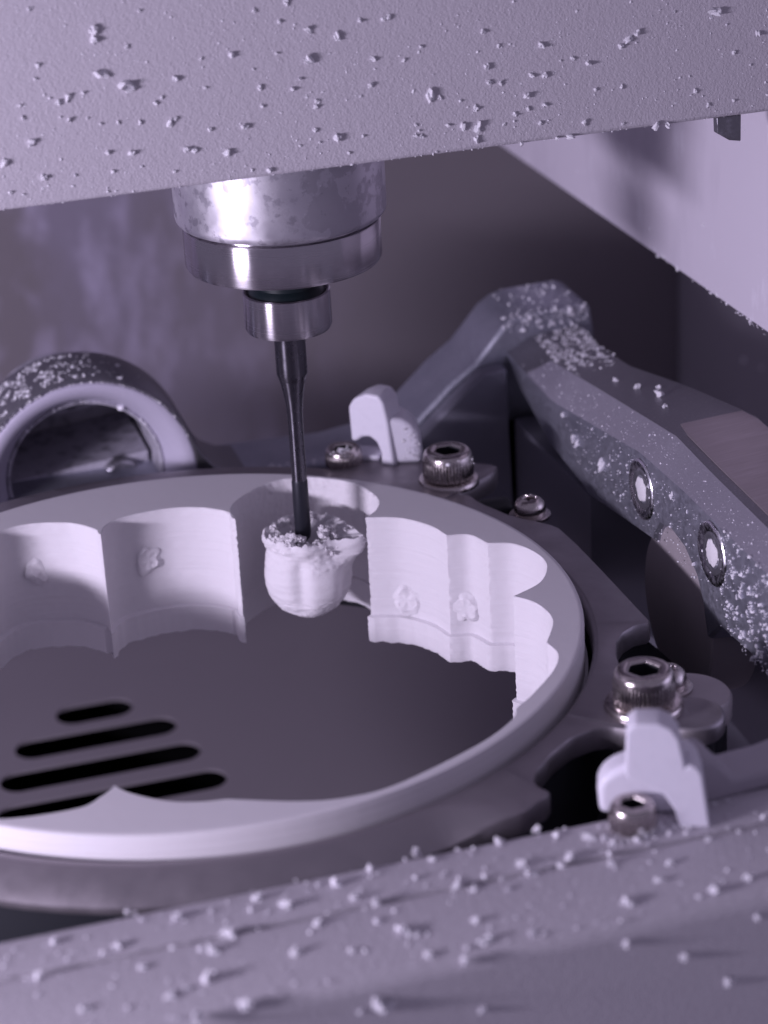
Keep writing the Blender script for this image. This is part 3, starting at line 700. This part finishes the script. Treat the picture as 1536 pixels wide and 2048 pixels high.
for x, y, z, r in [(64.9, 36.2, 1.4, .5), (64.9, 40.7, 3.3, .4), (64.9, 25.2, 1.4, .6), (64.9, 34.8, 1.0, .4), (64.9, 7.5, 5.3, .35), (64.9, -.3, 7.1, .4)]:
    crumb((x, y, z), r, "white crumb stuck to the inner face of the aluminium arm", "crumbs on the arm")
for x, y, r in [(74.3, 26.5, .7), (73.2, 32.3, .45), (72.2, 38.3, .4), (72.7, 20.9, .35), (75.5, 30, .4)]:
    crumb((x, y, lerp_tab(Z2, y) + (x-69)/(lerp_tab(XO, y)-69) + .3*r), r, "white crumb lying on top of the dusty aluminium arm", "crumbs on the arm top")

R = random.uniform
pts = []
for _ in range(4200):
    x, z = R(-20, 88), R(53.4, 80)
    if nz(x*.12, z*.12, 4) < R(-.45, .25): continue
    pts.append(((x, 12.0, z), R(.03, .10) if random.random() < .85 else R(.08, .16)))
for _ in range(160): pts.append(((R(-20, 88), R(12.0, 12.5), 53.25+R(-.05, .25)), R(.04, .13)))
speckle("cover_powder", pts, "fine white dust specks clinging to the grey spindle cover")
pts = []
for _ in range(3000):
    y = random.gauss(57, 5.5); 
    if not 44 < y < 66: continue
    x = R(69.3, 77)
    if nz(x*.7, y*.7, 1) + .5*nz(x*1.6, y*1.6, 2) < -.02 + (58-y)*.02: continue
    z = lerp_tab(Z2, y)+(x-69)/(lerp_tab(XO, y)-69)
    pts.append(((x, y, z+.05), R(.05, .2)))
for _ in range(260): x = R(64.5, 78.6); pts.append(((x, R(65.9, 66.4), 10.1+R(-2.5, .5)), R(.08, .26)))
for _ in range(120):
    k = random.random(); pts.append(((R(66, 78), 66.2+12*random.random(), 10.7), R(.06, .2)))
for _ in range(2200):
    y = R(-36, -16); z = R(-5, lerp_tab(Z1, y)-2+4*random.random())
    if random.random() < (z+6)/15*.55 or nz(y*.5, z*.5, 3)+.6*nz(y*1.3, z*1.3, 8) < 0: continue
    pts.append(((64.95, y, min(z, lerp_tab(Z1, y))), R(.05, .22)))
for _ in range(700):
    y = R(-30, 60); x = R(65.2, 68.8); pts.append(((x, y, lerp_tab(Z1, y)+(x-65)/4*(lerp_tab(Z2, y)-lerp_tab(Z1, y))), R(.03, .1)))
for _ in range(500):
    y = R(-20, 40); pts.append(((64.97, y, R(-2, 8)), R(.04, .14)))
speckle("arm_powder", pts, "clumped white powder on the aluminium cradle arm")
pts = []
for _ in range(1700):
    t = random.gauss(2.0, .33); y = R(66.4, 77)
    if nz(t*8, y*.5, 3)+.6*nz(t*20, y*1.2, 8) < 0: continue
    pts.append(((BX+17.35*math.cos(t), y, BZ+17.35*math.sin(t)), R(.06, .2)))
for _ in range(120):
    t = R(.3, 2.9); pts.append(((BX+16.6*math.cos(t), 65.9, BZ+16.6*math.sin(t)), R(.06, .18)))
for _ in range(70):
    t = R(.5, 2.9); q = R(12.4, 16); pts.append(((BX+.3+q*math.cos(t), 66.2+max(0, 15-q)*1.4, BZ+q*math.sin(t)), R(.06, .2)))
for _ in range(50):
    t = R(.1, 3.0); pts.append(((BX+.3+11.9*math.cos(t), 70.3, BZ+11.9*math.sin(t)), R(.08, .3)))
for _ in range(120): pts.append(((R(18, 52), R(66.0, 67.2), -8.7), R(.08, .3)))
speckle("boss_powder", pts, "white powder crust on the round bearing boss and beam")
pts = []
for cx_, cy_, cz_ in ((46.9, 34.75, 1.3), (33.2, 48.4, -.1), (34.2, -66, .6)):
    for _ in range(60): pts.append(((cx_+random.gauss(0, .7), cy_+random.gauss(0, .45), cz_+random.gauss(0, .3)), R(.06, .2)))
for _ in range(90): pts.append(((42.2+R(-.8, 1.6), 45.3+R(-1.4, .6), R(-2, 4)), R(.05, .2)))
for _ in range(150): pts.append(((R(30, 40), R(-66.8, -64), .05), R(.08, .3)))
speckle("screw_powder", pts, "white powder caught on the screws and clamps")
pts = []
for _ in range(500): pts.append(((R(-40, 60), R(-80.5, -61.5), .12), R(.05, .2)))
for _ in range(120): pts.append(((R(-40, 60), R(-80.5, -61.5), .15), R(.15, .32)))
speckle("ledge_powder", pts, "fine white dust on the grey front ledge")
pts = []
for _ in range(60): pts.append(((86-.02, R(16, 60), 20.6 + R(-.2, .5)), R(.05, .2)))
for _ in range(60): pts.append(((85.98, R(16, 110), R(22, 56)), R(.05, .16)))
speckle("side_cover_powder", pts, "white dust on the pale side cover")
pts = []
for _ in range(90):
    y = R(95, 190); z = R(-42, 12)
    if nz(y*.06, z*.06, 2) < 0: continue
    pts.append(((147.95, y, z), R(.3, 1.1)))
speckle("side_wall_powder", pts, "blurred white dust clumps on the far side wall below the pale cover")
